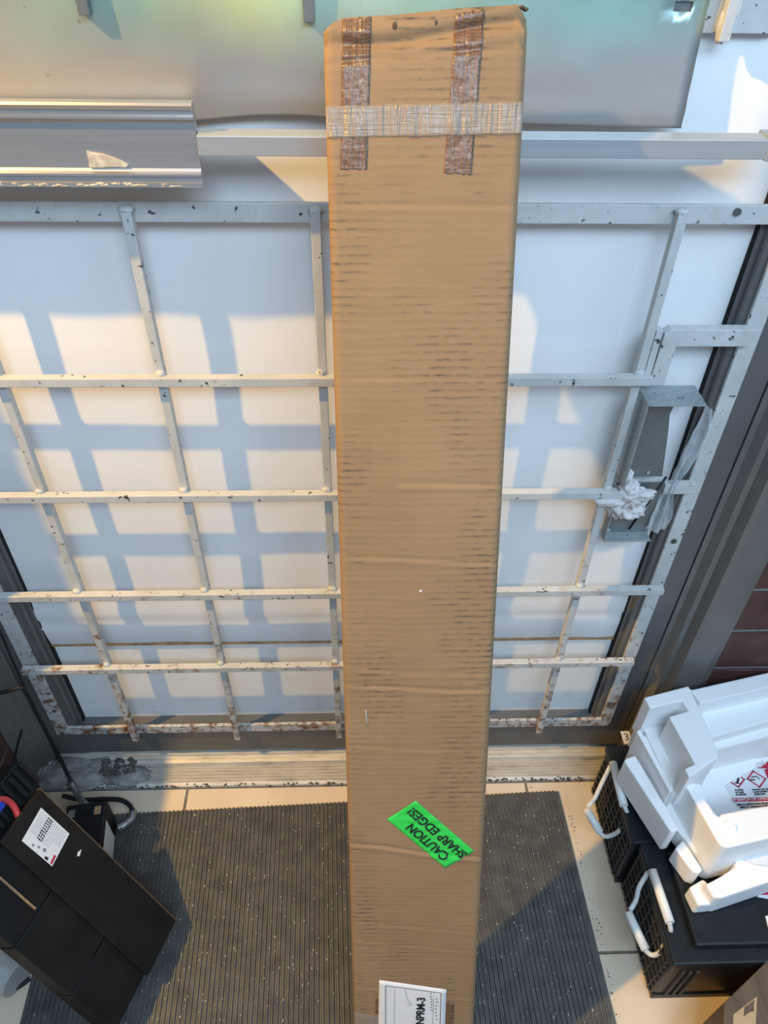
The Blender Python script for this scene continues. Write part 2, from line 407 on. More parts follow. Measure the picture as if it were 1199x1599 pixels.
# ------------------------------------------------------------------ lower grille
gr = empty('security_grille', (-.06, .97, .14), 'chipped white painted steel security grille across the door', 'grille')
def gpart(name, lo, hi, bev=.0012, parent=gr, mat='white_paint_steel'):
    b = MB().box(lo, hi, bev); o = b.build(name, mat); o.parent = parent; o.matrix_parent_inverse = parent.matrix_world.inverted(); return o
bpy.context.view_layer.update()
gpart('top_frame_bar', (-.703, .972, 1.325), (.583, .979, 1.350))
gpart('bottom_frame_bar', (-.703, .972, .140), (.583, .979, .167))
gpart('side_frame_bar', (-.703, .9715, .140), (-.673, .979, 1.350))
gpart('side_frame_bar', (.557, .9715, .140), (.583, .979, 1.350))
for x in (-.523, -.2895, -.054, .180, .4145):
    gpart('vertical_bar', (x - .0065, .957, .140 + random.uniform(-.014, -.006)), (x + .0065, .9715, 1.346))
for z, xa, xb in ((1.104, -.70, .430), (.882, -.70, .444), (.640, -.698, .572), (.417, -.692, .568)):
    gpart('horizontal_bar', (xa, .943, z - .0075), (xb, .957, z + .0068))
gpart('horizontal_bar', (.512, .958, .872), (.566, .9712, .893))
# welds
for x in (-.523, -.2895, -.054, .180, .4145):
    for z in (1.112, .890, .648, .425):
        o = MB().blob((x + random.uniform(-.003, .003), .955, z), .0085, .006, .006, .45, sub=2, seed=random.random() * 50).build('weld', 'white_paint_steel', gr); o.matrix_parent_inverse = gr.matrix_world.inverted()
    o = MB().blob((x, .964, 1.345), .010, .008, .005, .4, sub=2, seed=x * 9).build('weld', 'white_paint_steel', gr); o.matrix_parent_inverse = gr.matrix_world.inverted()
# L-shaped latch bracket
br = MB().prism([(.432, 1.09), (.456, 1.09), (.456, 1.155), (.566, 1.155), (.566, 1.182), (.442, 1.182), (.434, 1.176)], .955, .9712, axis='y', bev=.0015).build('latch_bracket', 'white_paint_steel', gr); br.matrix_parent_inverse = gr.matrix_world.inverted()
gpart('bracket_strap', (.4215, .956, 1.09), (.4315, .9712, 1.180))
for p in ((1052, 845), (951, 1098), (1151, 331)):
    q = at_y(p[0], p[1], .971); s_ = MB().tube([q + Vector((0, -.002, 0)), q + Vector((0, .002, 0))], .005, 10).build('screw', 'dark_cement', gr); s_.matrix_parent_inverse = gr.matrix_world.inverted()
for p in ((97, 1145), (85, 1110)):
    q = at_y(p[0], p[1], .971); s_ = MB().tube([q + Vector((0, -.002, 0)), q + Vector((0, .002, 0))], .005, 10).build('screw', 'dark_cement', gr); s_.matrix_parent_inverse = gr.matrix_world.inverted()

# upper grille
g2 = empty('security_grille', (0, .985, 1.53), 'upper white steel grille whose bar ends reach below the top edge', 'grille')
bpy.context.view_layer.update()
gpart('bottom_frame_bar', (-.703, .9925, 1.535), (.583, .998, 1.575), parent=g2)
for x, zb, m in ((-.2935, 1.5475, 'dark_galvanised_and_shade'), (-.052, 1.5435, 'dark_galvanised_and_shade'), (.412, 1.530, 'white_paint_steel')):  # two bars of the white grille get their shade from a dark colour
    gpart('vertical_bar', (x - .0062, .972, zb), (x + .0062, .985, 2.0), parent=g2, mat=m)
gpart('dark_slot_backing', (.350, .9905, 1.553), (.374, .9925, 1.568), parent=g2, mat='dark_galvanised_and_shade', bev=.0005)  # dark plate added behind the sheet's slot so the hole looks shaded
o = MB().blob((.411, .984, 1.545), .007, .01, .02, .3, sub=2, seed=3).build('weld', 'white_paint_steel', g2); o.matrix_parent_inverse = g2.matrix_world.inverted()

# metal sheet with one slot
def sheet_x(u): return u
nx, nz = 80, 34
xsl = sorted(set([-.70 + i * 1.09 / nx for i in range(nx + 1)])); hole = (.352, .372, 1.556, 1.5655)
xsl = sorted([x for x in xsl if min(abs(x - hole[0]), abs(x - hole[1])) > .004] + [hole[0], hole[1]])
zsl = [1.438 + .37 * (j / nz) ** 1.3 for j in range(nz + 1)]
zsl = sorted([z for z in zsl if min(abs(z - hole[2]), abs(z - hole[3])) > .003] + [hole[2], hole[3]])
vs, fs = [], []
for z in zsl:
    for x in xsl:
        k = (z - 1.438) / .37
        e = max(0, 1 - k * 5)
        dz = e * (.004 * math.sin(5 * x + 1.2) + (.006 if -.19 < x < .0 else 0) * math.sin((x + .19) / .19 * math.pi))
        y = .988 - .006 * math.sin(3.1 * x + .6) * (1 - k) * .6 - .003 * math.sin(6 * x + 8 * k)
        xx = x if x < .33 or x > .375 else x
        if x > .374: xx = x - .0 + (k - .35) * -.006 + .0008 * noise.noise(Vector((0, 0, z * 60)))
        vs.append((xx, y, z + dz))
n = len(xsl)
for j in range(len(zsl) - 1):
    for i in range(n - 1):
        if hole[0] - 1e-6 <= xsl[i] < hole[1] - 1e-6 and hole[2] - 1e-6 <= zsl[j] < hole[3] - 1e-6: continue
        fs.append((j * n + i, j * n + i + 1, (j + 1) * n + i + 1, (j + 1) * n + i))
me = bpy.data.meshes.new('metal_sheet'); me.from_pydata(vs, [], fs)
for p in me.polygons: p.use_smooth = True
ms = link('metal_sheet', me, 'reflection_tinted_sheet'); tag(ms, 'buckled greenish grey metal sheet over the upper door', 'metal sheet')
md = ms.modifiers.new('solid', 'SOLIDIFY'); md.thickness = .001; md.offset = 1

# horizontal rail tube and the wide extrusion
rl = empty('door_rail', (.15, .925, 1.436), 'slim square aluminium rail running across the door', 'rail'); bpy.context.view_layer.update()
gpart('tube', (-.1785, .905, 1.4255), (.476, .933, 1.447), parent=rl, mat='dull_aluminium')
gpart('end_bracket', (.468, .9035, 1.424), (.500, .940, 1.449), parent=rl, mat='galvanised')
pr = [(.924, 1.389), (.911, 1.389), (.908, 1.3915), (.908, 1.3945), (.911, 1.3955), (.914, 1.3965), (.914, 1.4005), (.909, 1.402), (.909, 1.4045), (.913, 1.406), (.915, 1.409),
      (.915, 1.457), (.913, 1.460), (.909, 1.462), (.909, 1.4645), (.914, 1.4655), (.914, 1.470), (.910, 1.4715), (.909, 1.4755), (.911, 1.478), (.924, 1.478)]
ex = MB().prism(pr, -.72, -.180, axis='x').build('aluminium_extrusion', 'brushed_aluminium'); tag(ex, 'wide ridged aluminium extrusion with a scrap of old glue', 'extrusion')
MB().box((-.70, .923, 1.402), (-.20, .9775, 1.462), .001).build('mounting_strip', 'dull_aluminium', ex)
def gluept(x, y): return at_y(x, y, .9135)
gp = [(135, 236), (143, 239), (160, 241), (178, 247), (190, 252), (200, 258), (196, 261), (180, 260), (162, 261), (140, 261), (138, 250)]
g = MB().prism([(gluept(*p)[0] , gluept(*p)[2]) for p in gp], .9125, .9155, axis='y').build('glue_residue', 'cement', ex)
g.data.materials.clear(); g.data.materials.append(plain('old_glue', (.50, .44, .34), .9, var=.35, scale=90))
c = MB()
for k in range(60):
    x = random.uniform(-.43, -.205); c.blob((x, .9085, 1.392 + random.uniform(-.001, .002)), random.uniform(.002, .006), .001, .0016, .5, sub=1, seed=k)
c.build('glue_crumbs', MATS['old_glue'], ex)['kind'] = 'stuff'

# ------------------------------------------------------------------ long cardboard box
BL = Vector((-.017, .368, .212)); TL = Vector((-.033, .861, 1.549)); BR = Vector((.183, .363, .215))
vh = (TL - BL).normalized(); uh = (BR - BL); uh = (uh - vh * uh.dot(vh)).normalized(); nh = uh.cross(vh)   # nh points to the viewer
if nh.y > 0: nh = -nh
T = .077; BW = .200
O = BL - vh * ((BL.z - .054) / vh.z)
BM = frame(O, uh, vh)
BL_len = (TL - O).dot(vh)
LEN = BL_len + .030
BI = BM.inverted()
def box_uv(x, y):
    q = ray(x, y); C0 = Vector((0, 0, CH)); t = (O - C0).dot(nh) / q.dot(nh); p = BI @ (C0 + q * t); return Vector((p.x, p.y, 0))
bx = empty('cardboard_box', mat=BM, label='tall narrow brown cardboard box leaning upright against the door', cat='box')
cre = []
for pts, amp in (([(625, 755), (785, 757)], 1.4), ([(545, 868), (778, 880)], 1.2), ([(540, 1040), (620, 1050), (770, 1052)], .8), ([(545, 1068), (700, 1078), (775, 1076)], 1.8), ([(550, 1165), (770, 1175)], .7),
                 ([(545, 1317), (600, 1322), (660, 1331), (750, 1339)], 2.6), ([(560, 1440), (740, 1456)], .6), ([(560, 1468), (745, 1487)], .6), ([(555, 1540), (740, 1560)], .6), ([(520, 590), (790, 592)], .7), ([(510, 318), (815, 322)], .9)):
    cre.append(([box_uv(*p) for p in pts], amp))
TOPV = [(0, .006), (.04, .0125), (.1, .0172), (.95, .0285), (.962, .0285), (.965, .0195), (1.0, .0165)]
def top_v(u):
    k = max(0.0, min(1.0, u / BW))
    for (a, va), (b, vb) in zip(TOPV, TOPV[1:]):
        if k <= b: return LEN - .030 + va + (vb - va) * (k - a) / (b - a) + .0006 * math.sin(60 * u)
    return LEN - .030 + TOPV[-1][1]
def front(u, v):
    w = 0
    for pts, amp in cre:
        if pts[0].x - .004 <= u <= pts[-1].x + .004 or (u < .01 or u > BW - .01):
            for a, b in zip(pts, pts[1:]):
                if a.x - .004 <= u <= b.x + .004:
                    vc = a.y + (b.y - a.y) * (u - a.x) / (b.x - a.x); dv = v - vc
                    w += -.0008 * amp * math.exp(-(dv / .0022) ** 2) + .0005 * amp * math.exp(-((dv + .006) / .004) ** 2); break
    w += .0012 * noise.noise(Vector((u * 6, v * 3, 1)))
    lim = LEN - .034 + .014 * (u / BW)
    if v > lim:
        dd = v - lim; w += -.30 * dd
    w += -.0075 * math.exp(-((v - lim + .004 * math.sin(u * 25)) / .0065) ** 2)
    w -= .0015 * math.exp(-((v - (lim - .017)) / .003) ** 2)
    return w
NU, NV = 40, 640
bm = bmesh.new(); G = []
EPS = .004
for j in range(NV + 1):
    row = []
    for i in range(NU + 1):
        u = BW * i / NU; v = top_v(u) * j / NV
        w = front(u, v)
        e = min(u, BW - u)
        if e < EPS: w -= EPS - math.sqrt(max(0, EPS ** 2 - (EPS - e) ** 2))
        row.append(bm.verts.new((u, v, w)))
    G.append(row)
for j in range(NV):
    for i in range(NU):
        f = bm.faces.new((G[j][i], G[j][i + 1], G[j + 1][i + 1], G[j + 1][i])); f.smooth = True
def side(idx, sgn):
    bk = [bm.verts.new((G[j][idx].co.x, G[j][idx].co.y, -T)) for j in range(0, NV + 1, 16)]
    md_ = [bm.verts.new((G[j][idx].co.x + sgn * .0012 * math.sin(j * .05), G[j][idx].co.y, -.5 * T)) for j in range(0, NV + 1, 16)]
    for k in range(len(bk) - 1):
        j = k * 16
        bm.faces.new([G[jj][idx] for jj in range(j, j + 17)] + [md_[k + 1], md_[k]])
        bm.faces.new((md_[k], md_[k + 1], bk[k + 1], bk[k]))
    return bk, md_
lb, lm = side(0, -1); rb, rm = side(NU, 1)
for k in range(len(lb) - 1): bm.faces.new((lb[k], rb[k], rb[k + 1], lb[k + 1]))
bm.faces.new(G[0] + [rm[0], rb[0], lb[0], lm[0]]); bm.faces.new(G[NV] + [rm[-1], rb[-1], lb[-1], lm[-1]])
bmesh.ops.recalc_face_normals(bm, faces=bm.faces[:])
me = bpy.data.meshes.new('body'); bm.to_mesh(me); bm.free(); link('body', me, 'cardboard', bx)

def decal(name, corners, mat, off, nu=10, nv=10, lift=0.0, ragged=0.0, clampw=None):
    """strip lying on the front of the box; corners bl, br, tr, tl in box units"""
    bl, br_, tr, tl = [Vector(c) for c in corners]
    def fn(a, b):
        p = (bl * (1 - a) + br_ * a) * (1 - b) + (tl * (1 - a) + tr * a) * b
        if ragged and (b == 0 or b == 1): p = p + Vector((0, ragged * noise.noise(Vector((a * 14, b * 5, 2))), 0))
        e = min(p.x, BW - p.x); w = front(max(0, min(BW, p.x)), p.y)
        if 0 <= e < EPS: w -= EPS - math.sqrt(max(0, EPS ** 2 - (EPS - e) ** 2))
        return Vector((p.x, p.y, w + off + lift * noise.noise(Vector((p.x * 90, p.y * 40, 3)))))
    o = grid(name, nu, nv, fn, mat, bx, thick=.0002); return o
B = box_uv
def topclip(p): return Vector((p.x, min(p.y, top_v(max(0, min(BW, p.x))) - .001), 0))
decal('brown_tape', (B(531, 264), B(573, 265), topclip(B(580, 20)), topclip(B(534, 30))), 'brown_tape', .0006, 10, 160, .0006, .003)
decal('brown_tape', (B(693, 270), B(735, 273), topclip(B(758, 14)), topclip(B(712, 20))), 'brown_tape', .0006, 10, 160, .0006, .003)
decal('clear_tape', (Vector((.0002, B(509, 215).y, 0)), Vector((BW - .0002, B(822, 209).y, 0)), Vector((BW - .0002, B(822, 159).y, 0)), Vector((.0002, B(507, 166).y, 0))), 'clear_tape', .0016, 120, 12, .0009, .001)
# torn flap corners at the top
for (ua, va, wa, ub, vb) in ((.004, -.001, .0, .016, .006), (.182, -.006, .0, .1985, .003)):
    c = MB()
    for k in range(5):
        c.blob((ua + (ub - ua) * k / 4, top_v(ua) + -.003 + (vb - va) * .4 * random.random(), -.008 - .004 * random.random()), .003, .0018, .003, .5, sub=2, seed=k + ua * 40)
    c.build('torn_corner', 'cardboard_dark', bx)
for (x, y, s_) in ((616, 40, .004), (681, 34, .0022)):
    p = B(x, y); MB().blob((p.x, p.y, front(p.x, p.y)), s_ * .6, s_, .0005, .5, sub=2, seed=x).build('dent', 'cardboard_dark', bx)
p0, p1 = B(571, 1108), B(573, 1133); decal('white_scuff', (p0 + Vector((-.001, 0, 0)), p0 + Vector((.001, 0, 0)), p1 + Vector((.0012, 0, 0)), p1), 'pale_plastic', .0003, 2, 4)
p0 = B(657, 923); decal('white_scuff', (p0 + Vector((-.0015, -.0015, 0)), p0 + Vector((.0015, -.0015, 0)), p0 + Vector((.0015, .0015, 0)), p0 + Vector((-.0015, .0015, 0))), 'paper_white', .0003, 2, 2)

# green caution sticker: reads from lower right to upper left
A, Bc, Cc, Dc = B(649, 1250), B(740, 1328), B(695, 1354.5), B(604, 1279)
st = decal('caution_sticker', (Dc, Cc, Bc, A), 'fluorescent_green', .0008, 30, 20); st['label'] = 'fluorescent green caution sticker with black lettering'
xd = (A - Bc).normalized(); yd = (Cc - Bc)
Wd, Hd = (A - Bc).length, (Cc - Bc).length
def wtext(name, body, size, x, y, mat, o, xdir, ydir, parent, sx=1.0, bold=0.0, off=.0018):
    t = text(name, body, size, mat, frame(o + xdir * x + ydir * y + Vector((0, 0, 0)), xdir, ydir), None, 'CENTER', sx, bold)
    for v in t.data.vertices:
        v.co.z = front(max(0, min(BW, v.co.x)), v.co.y) + off + (v.co.z if abs(v.co.z) < .001 else 0)
    t.parent = parent; return t
ydn = yd - xd * yd.dot(xd); ydn.normalize()
# lettering is upside down to the viewer: its up direction points to the lower left
wtext('sticker_text', 'CAUTION', .0205, Wd * .47, Hd * .70, 'ink', Bc, xd, ydn, st, .92, .0003)
wtext('sticker_text', 'SHARP EDGES!', .0205, Wd * .49, Hd * .30, 'ink', Bc, xd, ydn, st, .92, .0003)

# shipping label near the foot of the box
la, lb_, lc, ld = B(592, 1530), B(697, 1545), B(692, 1680), B(589, 1668)
sl = decal('shipping_label', (ld, lc, lb_, la), 'shipping_label', .0007, 14, 20); sl['label'] = 'white printed shipping label'
xu = (la - ld).normalized(); xr = (lb_ - la).normalized()
def on_label(x, y): return B(x, y)
def line(name, pts, wid, mat='ink_grey', parent=sl):
    c = MB()
    for a, b in zip(pts, pts[1:]):
        a, b = Vector(a), Vector(b); d_ = (b - a).normalized(); n_ = Vector((-d_.y, d_.x, 0)) * wid / 2
        q = [a - n_, b - n_, b + n_, a + n_]
        bm_ = bmesh.new(); vv = [bm_.verts.new((p.x, p.y, front(p.x, p.y) + .0013)) for p in q]; bm_.faces.new(vv); c.add(bm_)
    return c.build(name, mat, parent)
line('printed_frame', [on_label(602, 1670), on_label(602, 1538.5), on_label(688.5, 1550), on_label(685, 1670)], .0009, 'ink')
line('printed_rule', [on_label(616, 1544), on_label(615, 1660)], .0006)
line('printed_rule', [on_label(677, 1552), on_label(674, 1660)], .0006)
o0 = B(656.5, 1591)
xdir = (B(657, 1560) - B(655, 1599)).normalized(); ydir = Vector((-xdir.y, xdir.x, 0))
wtext('label_text', 'NPRM-3', .0190, .020, 0, 'ink', o0, xdir, ydir, sl, 1.0, .0005, .0013)
for (x, y0, y1) in ((673, 1552, 1582), (681, 1560, 1597)):
    for k in range(7):
        a = B(x + random.uniform(-1, 1), y0 + (y1 - y0) * k / 7); line('fine_print', [a, a + Vector((.0006, .0028, 0))], .0025, 'ink_grey')
# crease scribble in the label
line('ink_smudge', [B(632, 1545), B(635, 1556), B(637, 1562), B(642, 1568), B(636, 1570)], .0007, 'ink_grey')
decal('brown_tape', (B(586, 1582), B(593, 1583), B(593, 1556), B(587, 1557)), 'brown_tape', .0005, 4, 6)
decal('brown_tape', (B(694, 1640), B(707, 1642), B(709, 1564), B(695, 1561)), 'brown_tape', .0005, 4, 14)
decal('clear_tape', (Vector((.0, .10, 0)), Vector((.045, .10, 0)), B(592, 1588), Vector((.0, B(553, 1580).y, 0))), 'clear_tape', .0005, 12, 12)

# ------------------------------------------------------------------ ribbed rubber mat
mat_rot = math.radians(2.0)
mt = empty('rubber_mat', (-.09, .5, 0), 'black ribbed rubber floor mat under the tall box', 'mat'); mt.rotation_euler = (0, 0, mat_rot)
MX0, MX1, MY0, MY1 = -.567, .570, -.75, .362
MB().box((MX0, MY0, .0006), (MX1, MY1, .005), .001).build('mat_base', 'rubber_mat', mt)
vs, fs = [], []
x = MX0 + .003; pitch = .0098
while x < MX1 - pitch:
    b0 = len(vs)
    for yy in [MY0 + (MY1 - MY0) * q / 6 for q in range(7)]:
        vs += [(x, yy, .0045), (x + .0018, yy, .0088), (x + .0052, yy, .0088), (x + .0070, yy, .0045)]
    for q in range(6):
        for k in range(3): fs.append((b0 + q * 4 + k, b0 + q * 4 + k + 1, b0 + (q + 1) * 4 + k + 1, b0 + (q + 1) * 4 + k))
    fs += [(b0 + 3, b0 + 2, b0 + 1, b0), (b0 + 24, b0 + 25, b0 + 26, b0 + 27)]
    x += pitch
me = bpy.data.meshes.new('ribs'); me.from_pydata(vs, [], fs); tag(link('ribs', me, 'rubber_mat', mt), kind='stuff')
c = MB()
for k in range(1300):
    x = MX0 + pitch * random.randint(1, 113) + .003 + random.choice((.0017, .0035, .0052)) + random.uniform(-.001, .001); s_ = random.uniform(.0004, .0011)
    c.blob((x, random.uniform(-.25, MY1 - .01), .0088), s_, s_ * random.uniform(1, 3.0), s_, .4, sub=1, seed=k)
c.build('lint', 'lint', mt)['kind'] = 'stuff'
c = MB()
for k in range(260):
    ed = random.random()
    if ed < .8: p = (random.uniform(-.55, .47), .865 + abs(random.gauss(0, .008)) + .0, 0); p = (p[0], p[1] + .035 * (p[0] - .4) , 0)
    else: t_ = random.random(); p = (.478 + abs(random.gauss(0, .005)) + .01 * t_, .86 - .46 * t_, 0)
    s_ = random.uniform(.0004, .0014); c.blob((p[0], p[1], .001), s_ * 1.4, s_, s_ * .8, .4, sub=1, seed=k)
tag(c.build('grit', 'dark_cement'), 'dark crumbs scattered around the mat edges on the tiles', 'grit', kind='stuff')

# ------------------------------------------------------------------ truck batteries with rope handles
def battery(x0, y0, label, handles):
    LX, LY, HZ = .50, .217, .205
    b = empty('truck_battery', (x0, y0, 0), label, 'battery')
    MB().box((0, 0, 0), (LX, LY, .172), .006).build('case', 'black_plastic', b)
    MB().box((-.004, -.002, .170), (LX, LY + .002, .190), .004).build('lid', 'charcoal_lid', b)
    MB().prism([(.040, .022), (LX - .02, .022), (LX - .02, LY - .022), (.040, LY - .022)], .188, .210, .005).build('raised_cover', 'charcoal_lid', b)
    c = MB()
    for k in range(9): yy = .014 + k * .0235; c.box((-.004, yy - .0016, .008), (.001, yy + .0016, .168), .0006)
    for k in range(7): zz = .016 + k * .0245; c.box((-.004, .008, zz - .0016), (.001, LY - .008, zz + .0016), .0006)
    c.build('rib_lattice', 'lattice_black', b)
    for k in range(3):
        MB().box((.022 + k * .014, -.004, .02), (.028 + k * .014, .001, .150), .001).build('rib', 'lattice_black', b)
    MB().box((0.0, -.003, .002), (.17, .001, .02), .001).build('foot_rail', 'charcoal_lid', b)
    inv = Matrix.Translation((-x0, -y0, 0))
    for kind, pts in handles:
        pts = [Vector(p) - Vector((x0, y0, 0)) for p in pts]
        if kind == 'sleeve': MB().tube(pts, .0088, 14).build('handle_sleeve', 'sleeve_white', b)
        else: MB().tube(spline(pts, 8), .0048, 8).build('rope', 'rope_white', b)
    return b
hn = [('sleeve', [at_z(1018, 1359, .205), at_z(1046, 1441, .205)]), ('sleeve', [at_z(980, 1424, .125), at_z(1008, 1483, .115)]),
      ('rope', [at_z(984, 1421, .125), at_z(993, 1405, .14), at_z(998, 1385, .165), at_z(1012, 1362, .190)]),
      ('rope', [at_z(1006, 1482, .115), at_z(1017, 1491, .11), at_z(1030, 1487, .125), at_z(1041, 1468, .165)]),
      ('rope', [at_z(1045, 1440, .205), at_z(1047, 1452, .19), at_z(1046, 1461, .17)])]
battery(.562, .452, 'near black truck battery with grid-ribbed end and thick white rope handles', hn)
hf = [('sleeve', [at_z(957, 1191, .20), at_z(974, 1258, .20)]), ('sleeve', [at_z(915, 1263, .115), at_z(937, 1300, .10)]),
      ('rope', [at_z(917, 1260, .115), at_z(928, 1247, .13), at_z(940, 1222, .155), at_z(953, 1196, .185)]),
      ('rope', [at_z(935, 1298, .10), at_z(944, 1306, .095), at_z(958, 1303, .11), at_z(974, 1292, .14)]),
      ('rope', [at_z(974, 1257, .20), at_z(978, 1266, .19), at_z(981, 1276, .17)])]
fb = battery(.548, .6725, 'far black truck battery nearest the door, half hidden under the foam', hf)
q = at_z(978, 1152, .193); tg = MB().box((-.010, -.016, 0), (.010, .016, .002), .0008).build('number_tag', 'paper_white', fb); tg.location = q - Vector((.548, .6725, 0))
text('tag_digit', '3', .024, 'ink', Matrix.Translation((-.006, .0, .0022)), tg)

# ------------------------------------------------------------------ foam packing
def poly(pts, z): return [(at_z(x, y, z)[0], at_z(x, y, z)[1]) for x, y in pts]
ZB = .2115
ft = MB()
ZT, ZS, ZP, ZL = .400, .352, .318, .292
ft.prism(poly([(1006, 1089), (1075, 1071), (1092, 1106), (1120, 1171), (1121, 1183), (1076, 1214), (1069, 1200), (1085, 1193), (1044.5, 1119), (1075, 1110), (1065, 1094), (1015, 1106)], ZT), ZP - .03, ZT, .003)
# pocket floor with its outer lip
ft.prism(poly([(997, 1120), (1075, 1096), (1110, 1190), (1078, 1222), (1052, 1240)], ZP), ZB + .002, ZP, .003)
ft.prism(poly([(994, 1142), (999, 1138), (1052, 1232), (1046, 1237)], ZP + .010), ZB + .002, ZP + .010, .002)
ft.prism(poly([(1000, 1150), (1060, 1140), (1090, 1215), (1118, 1290), (1108, 1321), (1062, 1238), (1046, 1237)], ZP - .006), ZB + .003, ZP - .006, .003)
ft.prism(poly([(985, 1185), (1060, 1180), (1095, 1260), (1095, 1340), (1060, 1300)], ZL - .03), ZB + .0025, ZL - .03, .003)
# outer ledge
ft.prism(poly([(974, 1187), (980, 1183), (992, 1179), (1021, 1227), (1059, 1293), (1057, 1297), (1047, 1299), (1011, 1244)], ZL), ZB + .002, ZL, .004)
# rim
ft.prism(poly([(1069, 1224), (1089, 1222), (1094, 1236), (1099, 1248), (1107, 1256), (1116, 1270), (1123, 1275), (1126, 1271), (1156, 1265), (1199, 1258), (1300, 1238), (1300, 1286), (1137, 1324), (1128, 1322), (1120, 1314)], ZS), ZB + .004, ZS, .004)
# far wall, inner steps and floor
ft.prism(poly([(1074, 1073), (1080, 1077), (1199, 1050), (1228, 1044), (1228, 1068), (1199, 1074), (1094, 1098)], ZT - .004), ZB + .006, ZT - .004, .003)
ft.prism(poly([(1088, 1094), (1228, 1061), (1228, 1121), (1199, 1127), (1108, 1153)], ZS), ZB + .008, ZS, .004)
ft.prism(poly([(1094, 1120), (1228, 1092), (1228, 1147), (1199, 1150), (1112, 1172)], .325), ZB + .007, .325, .004)
ft.prism(poly([(1070, 1180), (1300, 1120), (1300, 1275), (1130, 1325), (1075, 1235)], .235), ZB + .010, .235, .0)
fo = ft.build('foam_tray', 'foam'); tag(fo, 'large white foam packing tray on top of the two truck batteries', 'foam tray')
MB().tube([at_z(1139, 1292, ZS - .002), at_z(1139, 1292, ZS + .0015)], .011, 18).build('ejector_mark', 'foam', fo)
fb2 = MB()
fb2.prism(poly([(1054, 1325), (1066, 1312), (1074, 1322), (1097, 1358), (1091, 1364), (1080, 1360)], .262), .2115, .262, .003)
fo2 = fb2.build('foam_foot', 'foam', fo)
# lower foam piece on the near battery
fl = MB()
fl.prism(poly([(1101, 1381), (1122, 1370), (1150, 1352), (1146, 1337), (1199, 1322), (1290, 1296), (1290, 1345), (1199, 1378), (1128, 1402), (1115, 1402)], .278), .2115, .278, .005)
fl.prism(poly([(1076, 1385), (1098, 1372), (1128, 1400), (1112, 1412), (1090, 1414)], .250), .2115, .250, .005)
fo3 = fl.build('foam_block', 'foam'); tag(fo3, 'smaller white foam block lying on the near battery', 'foam block')

# hazard leaflet inside the tray
hz = empty('hazard_leaflet', at_z(1170, 1225, .2365), 'white hazard leaflet with red diamonds lying inside the foam tray', 'leaflet')
bpy.context.view_layer.update()
def keep(o, p): o.parent = p; o.matrix_parent_inverse = p.matrix_world.inverted(); return o
zl = .2370
keep(MB().prism(poly([(1132, 1227), (1165, 1208), (1199, 1187), (1270, 1150), (1290, 1240), (1199, 1258), (1157, 1266), (1146, 1249)], zl), .2355, zl).build('sheet', 'paper_white'), hz)
def quad(name, pts, mat, z, parent):
    bm_ = bmesh.new(); bm_.faces.new([bm_.verts.new(tuple(at_z(x, y, z))) for x, y in pts]); c = MB(); c.add(bm_); return keep(c.build(name, mat), parent)
def strip(name, pts, wid, mat, z, parent, closed=False):
    c = MB(); P_ = [at_z(x, y, z) for x, y in pts]
    if closed: P_.append(P_[0])
    for a, b in zip(P_, P_[1:]):
        d_ = (b - a).normalized(); n_ = Vector((-d_.y, d_.x, 0)) * wid / 2; a = a - d_ * wid / 2; b = b + d_ * wid / 2
        bm_ = bmesh.new(); bm_.faces.new([bm_.verts.new(tuple(p)) for p in (a - n_, b - n_, b + n_, a + n_)]); c.add(bm_)
    return keep(c.build(name, mat), parent)
z2 = zl + .0005
quad('red_band', [(1182, 1199.5), (1199, 1189), (1270, 1152), (1274, 1167), (1199, 1200)], 'hazard_red', z2, hz)
quad('red_band', [(1143, 1246), (1145, 1252), (1199, 1250.5), (1282, 1243), (1281, 1237), (1199, 1244.5)], 'hazard_red', z2, hz)
quad('red_panel', [(1193, 1202), (1270, 1172), (1276, 1195), (1199, 1217)], 'hazard_red', z2, hz)
strip('red_diamond', [(1176, 1204), (1195, 1216), (1186, 1229), (1167, 1216)], .0030, 'hazard_red', z2, hz, True)
strip('red_diamond', [(1158, 1214), (1162, 1217), (1153, 1229), (1142, 1222)], .0030, 'hazard_red', z2, hz)
strip('corrosion_mark', [(1173, 1214), (1180, 1212), (1186, 1216)], .0022, 'ink', z2, hz)
strip('corrosion_mark', [(1171, 1217.5), (1178, 1217.5)], .0026, 'ink', z2, hz)
strip('flame_mark', [(1153, 1216), (1151, 1222)], .004, 'ink', z2, hz)
strip('flame_mark', [(1147, 1222.5), (1156, 1223.5)], .002, 'ink', z2, hz)
def ztext(body, size, x, y, x2, y2, mat, z, parent, sx=1.0, bold=.0):
    a = at_z(x, y, z); xd_ = (at_z(x2, y2, z) - a)
    return keep(text('leaflet_text', body, size, mat, frame(a, xd_, Vector((-xd_.y, xd_.x, 0))), None, 'LEFT', sx, bold, .0001), parent)
ztext('ON', .013, 1183, 1196.5, 1215, 1179, 'paper_white', z2 + .0005, hz, 1, .0004)
ztext('OF REACH OF CHILDREN', .0085, 1141, 1249.3, 1199, 1246.2, 'paper_white', z2 + .0005, hz, 1, .0002)
for i, s_ in enumerate(('NO SPARKS', 'NO FLAMES', 'NO SMOKING')): ztext(s_, .0048, 1147 + i, 1234 + 3.6 * i, 1167 + i, 1233 + 3.6 * i, 'ink', z2, hz, .72, .0002)
for i, s_ in enumerate(('SULPHURIC ACID CAN', 'CAUSE BLINDNESS OR', 'SEVERE BURNS')): ztext(s_, .0048, 1174 + 2 * i, 1233.5 + 3.6 * i, 1200, 1232 + 3.6 * i, 'ink', z2, hz, .72, .0002)
